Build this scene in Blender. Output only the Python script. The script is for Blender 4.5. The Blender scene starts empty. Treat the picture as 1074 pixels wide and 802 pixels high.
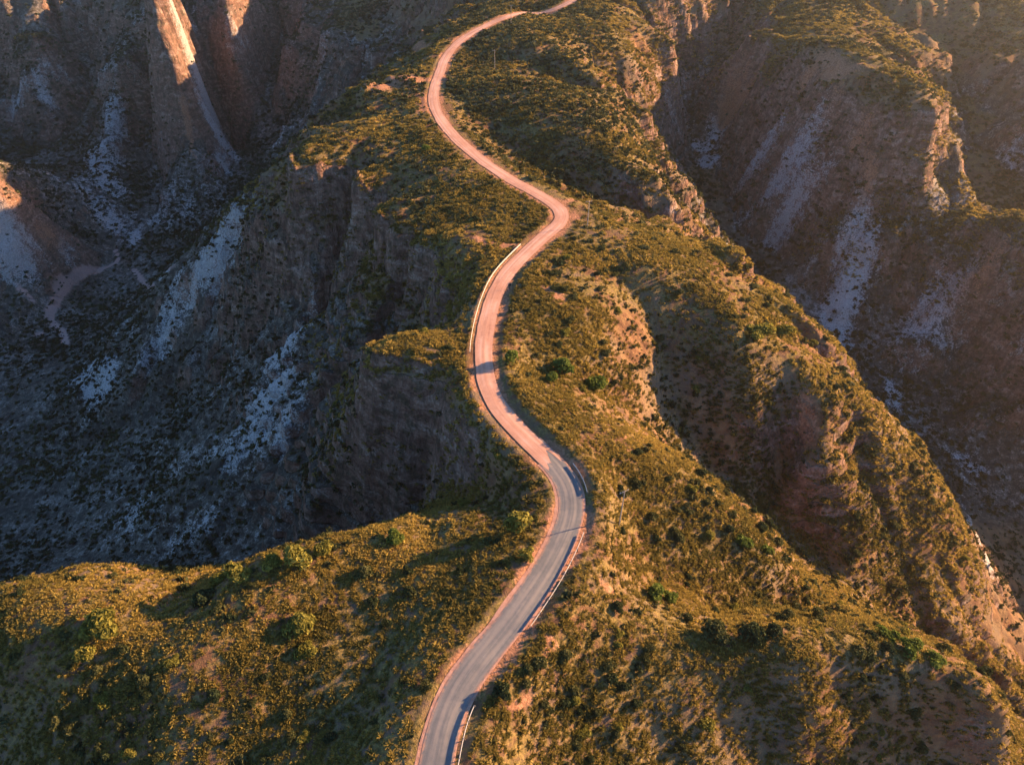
import bpy, math, random
import numpy as np
random.seed(7); rng = np.random.default_rng(7)
S = bpy.context.scene
C = S.collection
R = math.radians

# ------------------------------------------------------------------ camera
CAM_H, PITCH, F, W0, H0 = 112.0, R(42.0), 725.0, 1074.0, 802.0
sp, cp = math.sin(PITCH), math.cos(PITCH)
cam = bpy.data.objects.new('camera', bpy.data.cameras.new('camera')); C.objects.link(cam)
cam.location = (0, 0, CAM_H); cam.rotation_euler = (R(90) - PITCH, 0, 0)
cam.data.lens = 36.0 * F / W0; cam.data.sensor_width = 36
cam.data.clip_start = 1; cam.data.clip_end = 8000
S.camera = cam

def P(u, v, z):
    """the point at height z that is seen at (u, v) of the 1074x802 photograph"""
    t = (v - H0 / 2) / F
    d = (CAM_H - z) / (sp + t * cp)
    return (d * (u - W0 / 2) / F, d * (cp - t * sp), z)

# ------------------------------------------------------------------ noise
def vnoise(x, y, seed):
    r = np.random.default_rng(seed).random((256, 256))
    xi = np.floor(x).astype(np.int64); yi = np.floor(y).astype(np.int64)
    fx = x - xi; fy = y - yi
    fx = fx * fx * fx * (fx * (fx * 6 - 15) + 10); fy = fy * fy * fy * (fy * (fy * 6 - 15) + 10)
    a = r[xi & 255, yi & 255]; b = r[(xi + 1) & 255, yi & 255]
    c = r[xi & 255, (yi + 1) & 255]; d = r[(xi + 1) & 255, (yi + 1) & 255]
    return (a * (1 - fx) + b * fx) * (1 - fy) + (c * (1 - fx) + d * fx) * fy * 1.0
def fbm(x, y, scale, oct=4, seed=1, gain=.5, ridged=False):
    s = 0; a = 1; n = 0; k = 1 / scale
    for i in range(oct):
        ca, sa = math.cos(.7 * i + .3), math.sin(.7 * i + .3)
        q = vnoise((x * ca - y * sa) * k + 31.7 * i, (x * sa + y * ca) * k + 11.3 * i, seed + i) * 2 - 1
        if ridged: q = 1 - 2 * np.abs(q)
        s = s + a * q; n += a; a *= gain; k *= 2.03
    return s / n
def sstep(a, b, x):
    t = np.clip((x - a) / (b - a), 0, 1); return t * t * (3 - 2 * t)

# ------------------------------------------------------------------ land form: ridges, rims and valley lines
ROAD_UV = [(440, 880, 0), (448, 840, 0), (457, 802, 0), (465, 762, 0), (480, 725, 0), (505, 690, 0), (530, 660, 0), (553, 628, 0),
           (572, 600, -.3), (588, 570, -.6), (598, 545, -.8), (600, 525, -1), (596, 508, -1), (584, 490, -1), (564, 470, -.8),
           (540, 447, -.5), (521, 425, -.2), (510, 400, 0), (507, 375, 0), (509, 350, 0), (516, 320, 0), (528, 292, 0),
           (547, 270, 0), (568, 250, 0), (585, 236, 0), (590, 227, 0), (585, 217, 0), (568, 206, 0), (544, 193, 0), (518, 177, 0),
           (494, 159, .2), (471, 137, .6), (457, 115, 1), (455, 97, 1.5), (461, 77, 2), (471, 55, 2.5), (490, 38, 3), (514, 25, 3.6),
           (535, 17, 4), (549, 13.5, .5), (562, 15, 0), (574, 12.5, 1.2), (586, 8, 2.6), (602, 0, 4), (625, -14, 5), (650, -30, 6)]
LINES = [
 # right-hand knoll: crest, front slope
 [(610,575,-1.5),(640,607,-3),(690,652,-5),(760,678,-5),(830,668,-4),(900,672,-6),(960,700,-10),(1030,742,-14),(1062,757,-17)],
 [(520,800,-2),(600,800,-8),(700,800,-14),(800,800,-18),(880,800,-21.5)],
 [(560,700,-2),(620,720,-5),(700,730,-8),(800,735,-11),(900,740,-15),(980,760,-20)],
 [(930,800,-25),(1000,802,-31),(1050,800,-43),(1090,775,-55),(1100,850,-85)],
 # ravine behind the knoll
 [(640,585,-4.5),(690,615,-11),(760,642,-16.5),(830,640,-25),(900,645,-36),(970,672,-50),(1040,722,-78)],
 # second spur: crest and slope
 [(535,396,-.3),(560,400,-1),(600,420,-2),(650,448,-4),(700,478,-7),(745,510,-10),(790,550,-14),(830,600,-21),(880,630,-32)],
 [(610,480,-2),(640,520,-5),(680,545,-8),(740,590,-13)], [(625,550,-4),(655,570,-7.5)], [(790,605,-17.5),(835,625,-24)], [(700,520,-8),(750,560,-12.5)],
 # ravine behind it
 [(550,382,-2),(600,397,-4.5),(650,425,-12),(700,460,-24),(750,490,-35),(800,525,-44),(830,555,-51),(865,592,-54),(930,640,-62)],
 # third spur: flat top, rim, nose
 [(560,300,0),(620,265,-1),(680,285,-3),(740,272,-6)], [(570,345,-1),(620,330,-2),(648,322,-4)], [(600,370,-3),(645,370,-8)],
 [(612,214,-1),(650,228,-3),(690,240,-5),(740,250,-7),(770,268,-9),(800,295,-11),(830,322,-14),(850,360,-18),(880,395,-24),(920,440,-33),(960,485,-43),(1000,545,-55),(1018,600,-67)],
 [(790,310,-10),(820,350,-13.5),(845,390,-17.5),(862,430,-22.5),(856,475,-28.5),(843,530,-39)],
 [(668,300,-6),(686,350,-13),(706,410,-22),(728,455,-29)], [(740,300,-6.5),(768,350,-9.5),(792,400,-17),(800,440,-25)], [(822,425,-25),(826,470,-36),(812,505,-43)], [(795,485,-37)],
 [(890,470,-35.5),(910,530,-45),(890,590,-51)], [(950,560,-53),(955,620,-61)],
 # hills right of the upper road
 [(500,45,4),(530,42,6),(565,42,7),(600,58,5),(622,78,1),(640,100,-2),(656,140,-4),(668,185,-7),(672,222,-12)],
 [(480,82,2),(515,78,2.5),(555,86,3.5),(600,104,3),(640,126,-1),(655,150,-4)], [(500,68,0),(560,74,-2.5),(605,88,-3)],
 [(485,125,-1.5),(520,150,-5),(560,178,-10),(600,198,-14),(640,212,-16)], [(560,130,0),(610,150,-2),(645,175,-5)],
 [(640,85,-14),(690,150,-38),(720,200,-54),(748,240,-66)],
 # plateau at the top
 [(640,20,1),(680,25,-2),(708,45,-10),(695,68,-20),(665,66,-10)], [(700,-10,4),(760,0,-6),(820,-10,0),(900,-15,2),(1000,-15,2),(1090,-10,2)],
 # right canyon floor
 [(752,62,-34),(716,112,-52),(730,180,-77),(770,255,-87),(835,335,-94),(900,402,-99),(950,455,-104),(1000,515,-109),(1074,595,-116),(1150,690,-124),(1250,830,-135)],
 # right mesa
 [(840,5,-3),(872,30,-4),(910,55,-6),(948,80,-8),(992,108,-10)], [(830,60,-7),(862,92,-9),(900,112,-11),(940,126,-12),(986,132,-13)], [(1008,172,-34),(940,184,-34),(885,180,-37),(835,140,-31),(795,85,-26)],
 [(850,200,-50),(830,260,-73),(800,290,-86)], [(900,240,-57),(875,330,-87)], [(960,230,-50),(950,330,-80)], [(1000,290,-62),(985,400,-95)],
 [(1074,225,-36),(1040,265,-45),(1010,350,-80)], [(1074,330,-62),(1060,420,-88),(1040,490,-104)],
 [(1034,140,-43),(1036,185,-52),(1010,230,-64)], [(1090,120,-26),(1074,60,-13),(1000,60,-16),(940,30,-8)], [(1150,300,-40),(1150,450,-85)], [(1032,126,-40),(985,66,-24),(935,28,-14)],
 [(780,60,-20),(770,110,-46),(755,160,-66)],
 # left foreground
 [(440,700,-1.5),(400,760,-3)], [(350,700,-4.2),(310,760,-5.5),(270,800,-6.5)], [(200,740,-4.8),(190,800,-7.2)], [(100,770,-9),(0,800,-15),(-100,820,-30)],
 [(0,640,-7),(100,640,-4.5),(200,650,-3.5),(290,640,-3),(380,600,-3.5),(470,570,-3),(550,570,-1)], [(480,640,-1.5),(400,660,-4.5),(350,650,-5)], [(240,700,-3.8),(120,690,-5.2),(0,700,-8.5)],
 [(575,515,-2),(540,540,-3),(480,540,-4.5),(400,553,-4.5),(340,570,-3.5),(290,584,-2.5),(255,600,-3),(205,622,-9),(130,612,-8),(60,610,-9),(0,615,-10),(-80,640,-22)],
 # side ravine behind the left foreground
 [(552,480,-7),(510,490,-16),(450,518,-40),(350,558,-66),(200,600,-99),(0,606,-131),(-150,590,-150)],
 # promontory left of the middle road
 [(500,385,-1),(450,390,-3),(400,392,-6),(383,402,-9)], [(395,430,-21),(372,480,-38),(330,530,-58)], [(480,440,-9),(455,465,-18),(430,490,-31)], [(530,460,-4),(505,460,-7)], [(440,420,-10),(425,450,-20)],
 [(492,335,-6),(450,350,-17),(410,355,-28),(360,385,-42),(310,450,-62),(270,510,-80),(150,560,-108)],
 # promontory with the cliff
 [(505,285,-2),(470,275,-3),(440,262,-6),(400,225,-7),(370,195,-7),(330,175,-6),(305,182,-8),(318,160,-7),(370,118,-4),(410,95,-1),(440,72,1),(470,42,2.5),(510,18,3.5),(545,0,4)],
 [(392,92,-2),(400,87,2.6),(425,82,3.2),(452,84,2.8)], [(544,23,7),(552,22,8),(560,25,7)],
 [(400,130,-1),(450,170,-.5),(500,220,-1),(540,240,-.5)], [(420,180,-3),(470,235,-2)], 
 [(300,215,-27),(320,240,-32),(365,250,-31),(400,280,-29),(440,305,-20),(485,305,-5)],
 [(290,217,-27),(250,242,-47),(200,292,-77),(150,347,-103),(100,392,-124),(40,430,-142)],
 [(372,300,-38),(320,340,-53),(285,410,-67),(250,480,-80)],
 [(320,290,-45),(280,315,-58),(240,370,-86),(180,430,-112),(100,490,-132),(0,525,-146)],
 # left canyon floor
 [(-250,470,-150),(-100,430,-150),(0,400,-149),(60,345,-148),(90,300,-147),(130,270,-146),(180,272,-141),(235,240,-128),(265,205,-120),(300,160,-101),(350,112,-76),(400,78,-50),(440,45,-26),(490,5,-12)],
 # far left wall: ribs and recesses
 [(0,-5,-30),(80,-5,-36),(150,-5,-28),(178,-5,-16),(212,-5,-38),(243,-5,-28),(285,-5,-48),(325,-5,-34),(380,-5,-28),(450,-10,-10),(510,-15,0)],
 [(178,0,-17),(183,60,-44),(193,110,-74),(205,160,-101)], [(95,60,-76),(85,120,-106),(55,170,-129)], [(0,160,-126),(0,80,-86)],
 [(140,20,-40),(132,55,-58),(118,110,-90),(113,170,-118),(140,240,-141)], [(165,60,-64),(160,130,-106),(170,200,-134)],
 [(285,50,-78),(275,90,-94),(262,140,-114),(240,195,-130)], [(326,0,-33),(348,40,-42),(366,72,-52)], [(300,50,-62),(312,110,-92)], [(400,25,-36),(420,45,-34)],
 [(212,0,-40),(218,50,-74),(222,110,-103),(222,150,-116)], [(243,0,-30),(250,40,-54),(256,70,-72)], [(40,40,-52),(30,90,-82)],
 # spur entering from the left
 [(-60,150,-62),(0,190,-80),(40,225,-102),(90,258,-134)], [(0,250,-124),(45,272,-142)], [(-60,250,-105)],
]
WORLD_PTS = [(-520,650,-15),(-400,760,-5),(-250,740,-8),(-100,700,0),(0,600,5),(150,650,4),(300,640,2),(500,640,0),(560,420,-5),(520,280,-10),(460,180,-30),
 (420,60,-70),(300,0,-110),(200,-20,-105),(120,-10,-60),(-560,420,-60),(-540,250,-110),(-420,120,-140),(-330,20,-120),(-220,0,-75),(-120,-10,-40),(-40,-20,-8),(40,-20,-8)]

def catmull(pts, step):
    p = np.array(pts, float); p = np.vstack([2 * p[0] - p[1], p, 2 * p[-1] - p[-2]]); out = []
    for i in range(1, len(p) - 2):
        n = max(2, int(np.linalg.norm(p[i + 1] - p[i]) / step * 2)); t = np.linspace(0, 1, n, endpoint=False)[:, None]
        a, b, c, d = p[i - 1], p[i], p[i + 1], p[i + 2]
        out.append(.5 * (2 * b + (c - a) * t + (2 * a - 5 * b + 4 * c - d) * t * t + (3 * b - a - 3 * c + d) * t ** 3))
    q = np.vstack(out + [p[-2:-1]])
    L = np.r_[0, np.cumsum(np.linalg.norm(np.diff(q, axis=0), axis=1))]
    s = np.arange(0, L[-1], step)
    return np.stack([np.interp(s, L, q[:, k]) for k in range(3)], 1)
ROAD = catmull([P(*p) for p in ROAD_UV], 1.0)
for _ in range(12):
    ROAD[1:-1] = .25 * ROAD[:-2] + .5 * ROAD[1:-1] + .25 * ROAD[2:]
T = np.gradient(ROAD[:, :2], axis=0); T /= np.linalg.norm(T, axis=1)[:, None]
NRM = np.stack([T[:, 1], -T[:, 0]], 1)             # to the right of the road, walking away from the camera
def road_index(v):
    """index of the road sample seen at image row v (first one from the bottom)"""
    dz = CAM_H - ROAD[:, 2]; dep = ROAD[:, 1] * cp + dz * sp; up = -(ROAD[:, 1] * sp - dz * cp) / dep * F * -1
    vv = H0 / 2 - (ROAD[:, 1] * sp - dz * cp) / dep * F
    return int(np.argmax(vv < v))

pts = []
for L in LINES:
    w = [np.array(P(*p)) for p in L]
    pts.append(w[0])
    for a, b in zip(w[:-1], w[1:]):
        n = max(1, int(np.linalg.norm((b - a)[:2]) / 14))
        for k in range(1, n + 1): pts.append(a + (b - a) * k / n)
pts += [np.array(p, float) for p in WORLD_PTS]
pts += list(ROAD[::8])
pts = np.array(pts)
keep = []                                            # thin points that fall on top of one another
for i, p in enumerate(pts):
    if all((p[0] - pts[j, 0]) ** 2 + (p[1] - pts[j, 1]) ** 2 > 9 for j in keep): keep.append(i)
pts = pts[keep]
GX0, GX1, GY0, GY1, GS = -580.0, 580.0, -40.0, 800.0, 2.0
gx = np.arange(GX0, GX1 + .1, GS); gy = np.arange(GY0, GY1 + .1, GS)
GX, GY = np.meshgrid(gx, gy)
def kern(ax, ay, bx, by): return np.sqrt((ax[:, None] - bx) ** 2 + (ay[:, None] - by) ** 2 + 16.0)
n = len(pts)
A = kern(pts[:, 0], pts[:, 1], pts[:, 0], pts[:, 1]); A[np.arange(n), np.arange(n)] -= .6
Q = np.ones((n, 1)); M = np.block([[A, Q], [Q.T, np.zeros((1, 1))]])
sol = np.linalg.solve(M, np.r_[pts[:, 2], 0])
H = np.empty(GX.size)
fx, fy = GX.ravel(), GY.ravel()
for k in range(0, GX.size, 40000):
    H[k:k + 40000] = kern(fx[k:k + 40000], fy[k:k + 40000], pts[:, 0], pts[:, 1]) @ sol[:-1] + sol[-1]
H = H.reshape(GX.shape)

# beds of limestone: cliffs where the land falls through a hard bed
def slope_of(h, s=GS):
    a, b = np.gradient(h, s); return np.sqrt(a * a + b * b)
road_near = np.full(GX.shape, 1e9)
for p in ROAD[::3]:
    i0, i1 = np.searchsorted(gy, [p[1] - 60, p[1] + 60]); j0, j1 = np.searchsorted(gx, [p[0] - 60, p[0] + 60])
    road_near[i0:i1, j0:j1] = np.minimum(road_near[i0:i1, j0:j1], np.hypot(GX[i0:i1, j0:j1] - p[0], GY[i0:i1, j0:j1] - p[1]))
off_road = sstep(6, 26, road_near)
far_w = .18 + .82 * np.maximum(sstep(95, 150, GY), sstep(95, 140, np.abs(GX)))      # the near tops are gentle
def zone_mask(discs):
    m = np.zeros(GX.shape)
    for u, v, z, r in discs:
        q = P(u, v, z); m = np.maximum(m, sstep(r, r * .55, np.hypot(GX - q[0], GY - q[1])))
    return m
calm = zone_mask([(700,350,-7,48),(760,420,-22,36),(640,300,0,48),(660,420,-13,26),(720,440,-22,24),(790,470,-32,24),(670,40,-6,60),(620,120,-1,40),(560,120,1,40)])
far_w *= 1 - .85 * calm
H += off_road * far_w * (fbm(GX, GY, 60, 4, 11) * 3.5 * sstep(.1, .6, slope_of(H)) + fbm(GX, GY, 22, 3, 21) * 1.2)
# ribs and gullies running down the steep sides
sl = slope_of(H)
H += off_road * far_w * sstep(.3, .75, sl) * (fbm(GX + 9 * fbm(GX, GY, 40, 2, 5), GY, 34, 3, 31, ridged=True)) * (3.0 * sstep(-6, -26, H) + 6.0 * sstep(180, 330, np.hypot(GX, GY)))

def blur(a, k=1):
    for _ in range(k):
        a = np.pad(a, 1, mode='edge')
        a = (a[1:-1, 1:-1] * 4 + (a[:-2, 1:-1] + a[2:, 1:-1] + a[1:-1, :-2] + a[1:-1, 2:]) * 2 + a[:-2, :-2] + a[2:, 2:] + a[:-2, 2:] + a[2:, :-2]) / 16
    return a
def erode(h, drops, steps, seed):
    ny, nx = h.shape; r = np.random.default_rng(seed)
    x = r.random(drops) * (nx - 3) + 1; y = r.random(drops) * (ny - 3) + 1
    dx = np.zeros(drops); dy = np.zeros(drops); vel = np.ones(drops); wat = np.ones(drops); sed = np.zeros(drops)
    h = h.copy()
    for s in range(steps):
        xi = x.astype(int); yi = y.astype(int); u = x - xi; v = y - yi; f = h.ravel(); b = yi * nx + xi
        h00, h10, h01, h11 = f[b], f[b + 1], f[b + nx], f[b + nx + 1]
        gx_ = (h10 - h00) * (1 - v) + (h11 - h01) * v; gy_ = (h01 - h00) * (1 - u) + (h11 - h10) * u
        z0 = h00 * (1 - u) * (1 - v) + h10 * u * (1 - v) + h01 * (1 - u) * v + h11 * u * v
        dx = dx * .25 - gx_ * .75; dy = dy * .25 - gy_ * .75; l = np.hypot(dx, dy) + 1e-9; dx /= l; dy /= l
        nxp = np.clip(x + dx, 1, nx - 2.01); nyp = np.clip(y + dy, 1, ny - 2.01)
        xj = nxp.astype(int); yj = nyp.astype(int); p = nxp - xj; q = nyp - yj; c = yj * nx + xj
        z1 = f[c] * (1 - p) * (1 - q) + f[c + 1] * p * (1 - q) + f[c + nx] * (1 - p) * q + f[c + nx + 1] * p * q
        dz = z1 - z0
        cap = np.maximum(-dz, .02) * vel * wat * 2.2
        up = dz > 0
        dep = np.where(up, np.minimum(dz, sed), np.where(sed > cap, (sed - cap) * .25, 0))
        ero = np.where(~up & (sed <= cap), np.minimum((cap - sed) * .3, np.maximum(-dz, 0)), 0)
        ero = np.minimum(ero, .35)
        sed += ero - dep; am = dep - ero
        dl = np.zeros(h.size)
        for o, w in ((0, (1 - u) * (1 - v)), (1, u * (1 - v)), (nx, (1 - u) * v), (nx + 1, u * v)):
            dl += np.bincount(b + o, am * w, h.size)
        dl = dl.reshape(h.shape); h += np.clip(.45 * dl + .55 * blur(dl), -.8, .5)
        vel = np.sqrt(np.maximum(vel * vel - dz * .8, .05)); vel = np.minimum(vel, 4); wat *= .985; x, y = nxp, nyp
    return h
def terrace(h, seed, amt):
    w = h + fbm(GX, GY, 70, 3, seed) * 3.0
    z = h.copy()
    # each bed: centre level, half the height of the cliff, half the height of the land it is taken from
    for lv, hc, reach in ((-14, 6.5, 13), (-46, 4.0, 12), (-78, 2.5, 11)):
        t = np.clip((w - lv) / reach, -1, 1)
        z += amt * hc * (np.tanh(t * 7) - t) * (1 - t * t) * 1.0
    return z
slb = blur(slope_of(H), 3)
cliffs = zone_mask([(310,215,-15,30),(345,225,-18,30),(385,245,-18,30),(430,285,-14,26),(480,340,-12,20),(385,420,-16,24),(420,450,-20,22),(600,190,-8,16),(640,205,-9,18),(668,205,-10,24),(655,140,-14,22),
  (960,135,-22,40),(920,140,-22,34),(870,140,-24,34),(985,130,-20,30),(1040,265,-45,45),(1074,250,-40,40),(1050,775,-35,9),(770,262,-10,12),
  (320,40,-50,60),(400,40,-30,50),(180,40,-40,60),(90,60,-60,60),(0,60,-60,60),(250,60,-60,50),(30,220,-100,40),(480,10,-5,30)])
capm = sstep(.25, .55, slb) * np.maximum(cliffs, .22 * sstep(180, 260, np.hypot(GX, GY))) * sstep(8, 24, road_near)
H0_ = H.copy()
H = erode(H, 42000, 60, 3)
H = terrace(H, 41, capm)
H = erode(H, 30000, 40, 4)
H = H0_ + (H - H0_) * off_road * np.maximum(far_w, .25)

# streaks running straight down the slopes (loose stone, wash lines)
def streaks(h, seed, steps=11):
    b, a = np.gradient(blur(h, 2), GS); l = np.hypot(a, b) + 1e-6; a, b = a / l, b / l
    w = np.random.default_rng(seed).random(h.shape); acc = w.copy(); ny, nx = h.shape
    J, I = np.meshgrid(np.arange(nx) * 1.0, np.arange(ny) * 1.0)
    for sg in (1, -1):
        x, y = J.copy(), I.copy()
        for _ in range(steps):
            xi = np.clip(np.rint(x), 0, nx - 1).astype(int); yi = np.clip(np.rint(y), 0, ny - 1).astype(int)
            x = x + sg * a[yi, xi]; y = y + sg * b[yi, xi]
            acc += w[np.clip(np.rint(y), 0, ny - 1).astype(int), np.clip(np.rint(x), 0, nx - 1).astype(int)]
    acc = blur((acc - acc.mean()) / acc.std(), 1); return acc
STREAK = streaks(H, 8)
H += np.clip(STREAK, -2, 2) * .35 * sstep(.35, .7, slope_of(blur(H, 2))) * off_road

# ------------------------------------------------------------------ the mesh grid: finer near the camera, coarser far off
def graded(a, b, s0, s1, end, grow=1.045, far=2600):
    v = [a]; s = s0
    while v[-1] < b: v.append(v[-1] + s0)
    while v[-1] < far:
        s = min(s * grow, s1) if v[-1] < end else s * 1.25
        v.append(v[-1] + s)
    return np.array(v)
xp = graded(0, 120, .65, 2.4, 560); X1 = np.r_[-xp[:0:-1], xp]
yp = graded(20, 190, .65, 2.0, 780); ym = 20 - (graded(0, 6, .8, 3, 60) )[1:]; Y1 = np.r_[ym[::-1], yp]
NX, NY = len(X1), len(Y1)
def bil(h, x, y):
    i = np.clip((x - GX0) / GS, 0, len(gx) - 1.001); j = np.clip((y - GY0) / GS, 0, len(gy) - 1.001)
    a = i.astype(int); b = j.astype(int); u = i - a; v = j - b
    return (h[b, a] * (1 - u) + h[b, a + 1] * u) * (1 - v) + (h[b + 1, a] * (1 - u) + h[b + 1, a + 1] * u) * v
XX, YY = np.meshgrid(X1, Y1)
ZZ = bil(H, XX, YY)
sl2 = bil(blur(slope_of(H), 1), XX, YY)
rn = np.full(XX.shape, 1e9); rz = np.zeros(XX.shape); rs = np.zeros(XX.shape)
for k, p in enumerate(ROAD):
    i0, i1 = np.searchsorted(Y1, [p[1] - 24, p[1] + 24]); j0, j1 = np.searchsorted(X1, [p[0] - 24, p[0] + 24])
    d = np.hypot(XX[i0:i1, j0:j1] - p[0], YY[i0:i1, j0:j1] - p[1]); w = d < rn[i0:i1, j0:j1]
    rn[i0:i1, j0:j1] = np.where(w, d, rn[i0:i1, j0:j1]); rz[i0:i1, j0:j1] = np.where(w, p[2], rz[i0:i1, j0:j1])
    side = (XX[i0:i1, j0:j1] - p[0]) * NRM[k, 0] + (YY[i0:i1, j0:j1] - p[1]) * NRM[k, 1]
    rs[i0:i1, j0:j1] = np.where(w, side, rs[i0:i1, j0:j1])
detail = sstep(4.5, 9, rn)
ZZ += detail * (fbm(XX, YY, 9, 4, 51) * (.45 + 1.6 * sstep(.4, 1.3, sl2)) + fbm(XX, YY, 2.6, 2, 61) * .16)
ph = (ZZ + 3 * fbm(XX, YY, 45, 3, 131)) / 5.2; ph = ph - np.floor(ph) - .5                       # ledges where harder beds stand out
rough = 1 - .9 * bil(calm, XX, YY)
ZZ += rough * detail * sstep(.65, 1.3, sl2) * sstep(90, 140, np.hypot(XX, YY)) * (.5 * np.tanh(7 * ph) - ph) * 4.3
ZZ += rough * detail * sstep(.8, 1.6, sl2) * fbm(XX, YY, 12, 3, 141, ridged=True) * 2.2
bl = sstep(4.6, 15, rn)
ZZ = (rz - .10 + .12 * sstep(3.4, 5, rn) * fbm(XX, YY, 6, 3, 71)) * (1 - bl) + ZZ * bl
bank = sstep(3.6, 5.2, rn) * sstep(11, 6.5, rn) * (rs > 0) * sstep(210, 150, YY) * (.35 + .8 * np.clip(fbm(XX, YY, 16, 2, 81) + .3, 0, 1))
ZZ += bank * 1.0
berm = sstep(3.3, 3.9, rn) * sstep(5.0, 4.2, rn) * (rs < 0)
ZZ += berm * .30
def zat(x, y):
    x = np.asarray(x, float); y = np.asarray(y, float)
    a = np.clip(np.searchsorted(X1, x) - 1, 0, NX - 2); b = np.clip(np.searchsorted(Y1, y) - 1, 0, NY - 2)
    u = (x - X1[a]) / (X1[a + 1] - X1[a]); v = (y - Y1[b]) / (Y1[b + 1] - Y1[b])
    return (ZZ[b, a] * (1 - u) + ZZ[b, a + 1] * u) * (1 - v) + (ZZ[b + 1, a] * (1 - u) + ZZ[b + 1, a + 1] * u) * v
def hit(u, v):
    """where the line of sight through photograph pixel (u, v) meets the land"""
    t = (v - H0 / 2) / F
    d = np.arange(60, 1100, .75)
    x = d * (u - W0 / 2) / F; y = d * (cp - t * sp); z = CAM_H - d * (sp + t * cp)
    k = int(np.argmax(z < zat(x, y)))
    return x[k], y[k], float(zat(x[k], y[k]))
def project(x, y, z):
    dz = CAM_H - z; dep = y * cp + dz * sp
    return W0 / 2 + x / dep * F, H0 / 2 - (y * sp - dz * cp) / dep * F, dep

# ------------------------------------------------------------------ ground cover masks (world space)
def stroke(paths, warp=5.0, grow=1.0):
    """0..1 mask of patches given as lines of (u, v, half width in metres)"""
    m = np.zeros(XX.shape)
    wx = XX + warp * fbm(XX, YY, 18, 3, 91); wy = YY + warp * fbm(XX, YY, 18, 3, 95)
    for path in paths:
        q = [(*hit(u, v)[:2], w * grow) for u, v, w in path]
        for a, b in zip(q[:-1], q[1:]) if len(q) > 1 else [(q[0], q[0])]:
            R_ = max(a[2], b[2]) * 2 + 8
            i0, i1 = np.searchsorted(Y1, [min(a[1], b[1]) - R_, max(a[1], b[1]) + R_]); j0, j1 = np.searchsorted(X1, [min(a[0], b[0]) - R_, max(a[0], b[0]) + R_])
            px, py = wx[i0:i1, j0:j1], wy[i0:i1, j0:j1]
            ex, ey = b[0] - a[0], b[1] - a[1]; l2 = ex * ex + ey * ey + 1e-6
            t = np.clip(((px - a[0]) * ex + (py - a[1]) * ey) / l2, 0, 1)
            d = np.hypot(px - a[0] - t * ex, py - a[1] - t * ey) / (a[2] + (b[2] - a[2]) * t)
            m[i0:i1, j0:j1] = np.maximum(m[i0:i1, j0:j1], sstep(1.7, .1, d))
    return m
scree = stroke([[(122,115,8),(108,160,17),(105,200,20),(125,235,11),(140,252,6)], [(228,128,7),(232,150,8),(233,172,4)], [(15,110,8),(50,100,6)], [(40,90,4),(65,75,4)],
  [(245,245,9),(215,280,10),(180,325,12),(158,370,9)], [(90,385,8),(110,405,9),(80,400,7)], [(325,330,7),(295,370,9),(285,420,13),(262,460,12),(240,490,8)], [(310,420,9),(300,460,7)],
   [(850,195,6),(830,225,8),(815,250,6)], [(905,245,9),(895,290,10),(878,335,9),(870,350,5)], [(800,165,8),(785,180,6)], [(835,165,7),(815,190,6)],
  [(985,310,9),(975,350,10),(945,390,7)], [(750,130,6),(740,170,6)], [(1010,480,6),(1025,500,5)], [(1012,520,2.5),(1025,560,3),(1040,600,3)], [(925,395,4),(935,425,4)],
  [(0,225,9),(20,255,9),(10,275,8)], [(60,252,7)], [(748,168,5),(736,150,4)]])
bare_and_lit = stroke([[(398,88,5),(408,85,6),(420,80,4),(440,83,3),(452,84,3)], [(450,105,4),(447,118,3)], [(560,19,4),(580,13,3.5),(592,6,2)], [(440,45,4),(470,44,4)], [(515,21,2.5),(532,15,2.5)],
  [(585,228,4.5),(604,228,3)], [(580,214,2.5),(600,211,2)], [(560,262,3),(540,258,2),(500,256,2)], [(575,300,3),(590,318,4),(560,322,3)], [(530,330,2),(540,340,2)], [(528,388,2.2)],
  [(608,560,2.2),(612,575,2.4),(606,598,2)], [(565,672,1.2),(562,690,1.2)], [(540,735,1.6),(525,745,1.4)], [(625,605,1),(655,632,1)],
  [(415,705,1.2),(418,730,1)], [(960,700,2),(1000,725,2)], [(850,410,2),(862,440,2.5),(857,480,3),(845,540,3)], [(184,60,1.5),(195,110,2),(206,170,2)],  # last two: orange painted where sunlight catches the nose edge and far rib
  [(360,62,5)], [(15,215,6),(45,235,6)],  [(1040,275,10),(1074,270,12)], [(840,60,6),(880,85,9),(900,160,8),(905,190,5)], [(780,100,8),(760,120,8)], [(660,465,1.2)]])  # first two: orange painted for the sunlit cliff and left spur top
track = stroke([[(183,281,1.2),(140,283,1.4)], [(122,262,1.1),(124,275,1.1),(105,285,1.2),(70,295,1.4),(58,315,1.6),(52,335,1.8),(66,348,1.8),(70,362,1.5)], [(42,350,2.5)], [(20,300,1.2),(35,315,1.2)]], 1.0, 1.1)
road_dirt = sstep(4.9, 2.5, rn + 2.4 * fbm(XX, YY, 7, 3, 99))
clearing = stroke([[(398,89,7),(410,86,8),(425,82,5),(452,85,3.5)], [(447,112,3),(443,100,3)], [(560,19,3),(574,15,3),(590,7,2)], [(584,229,4),(604,229,2.5)], [(578,213,2),(600,210,2)], [(609,560,1.6),(612,580,2),(606,596,1.2)], [(560,262,2),(535,258,1.5),(505,256,1.5)], [(574,305,2),(588,318,2.5)]], 2.0)
bare_and_lit = np.maximum(np.maximum(bare_and_lit * sstep(-.55, .2, fbm(XX, YY, 12, 3, 101)), road_dirt), clearing)
gradY, gradX = np.gradient(ZZ, Y1, X1)
steep = np.sqrt(gradX ** 2 + gradY ** 2)
top = sstep(.95, .4, sl2) * sstep(-65, -25, ZZ)
streak = bil(STREAK, XX, YY)
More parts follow.
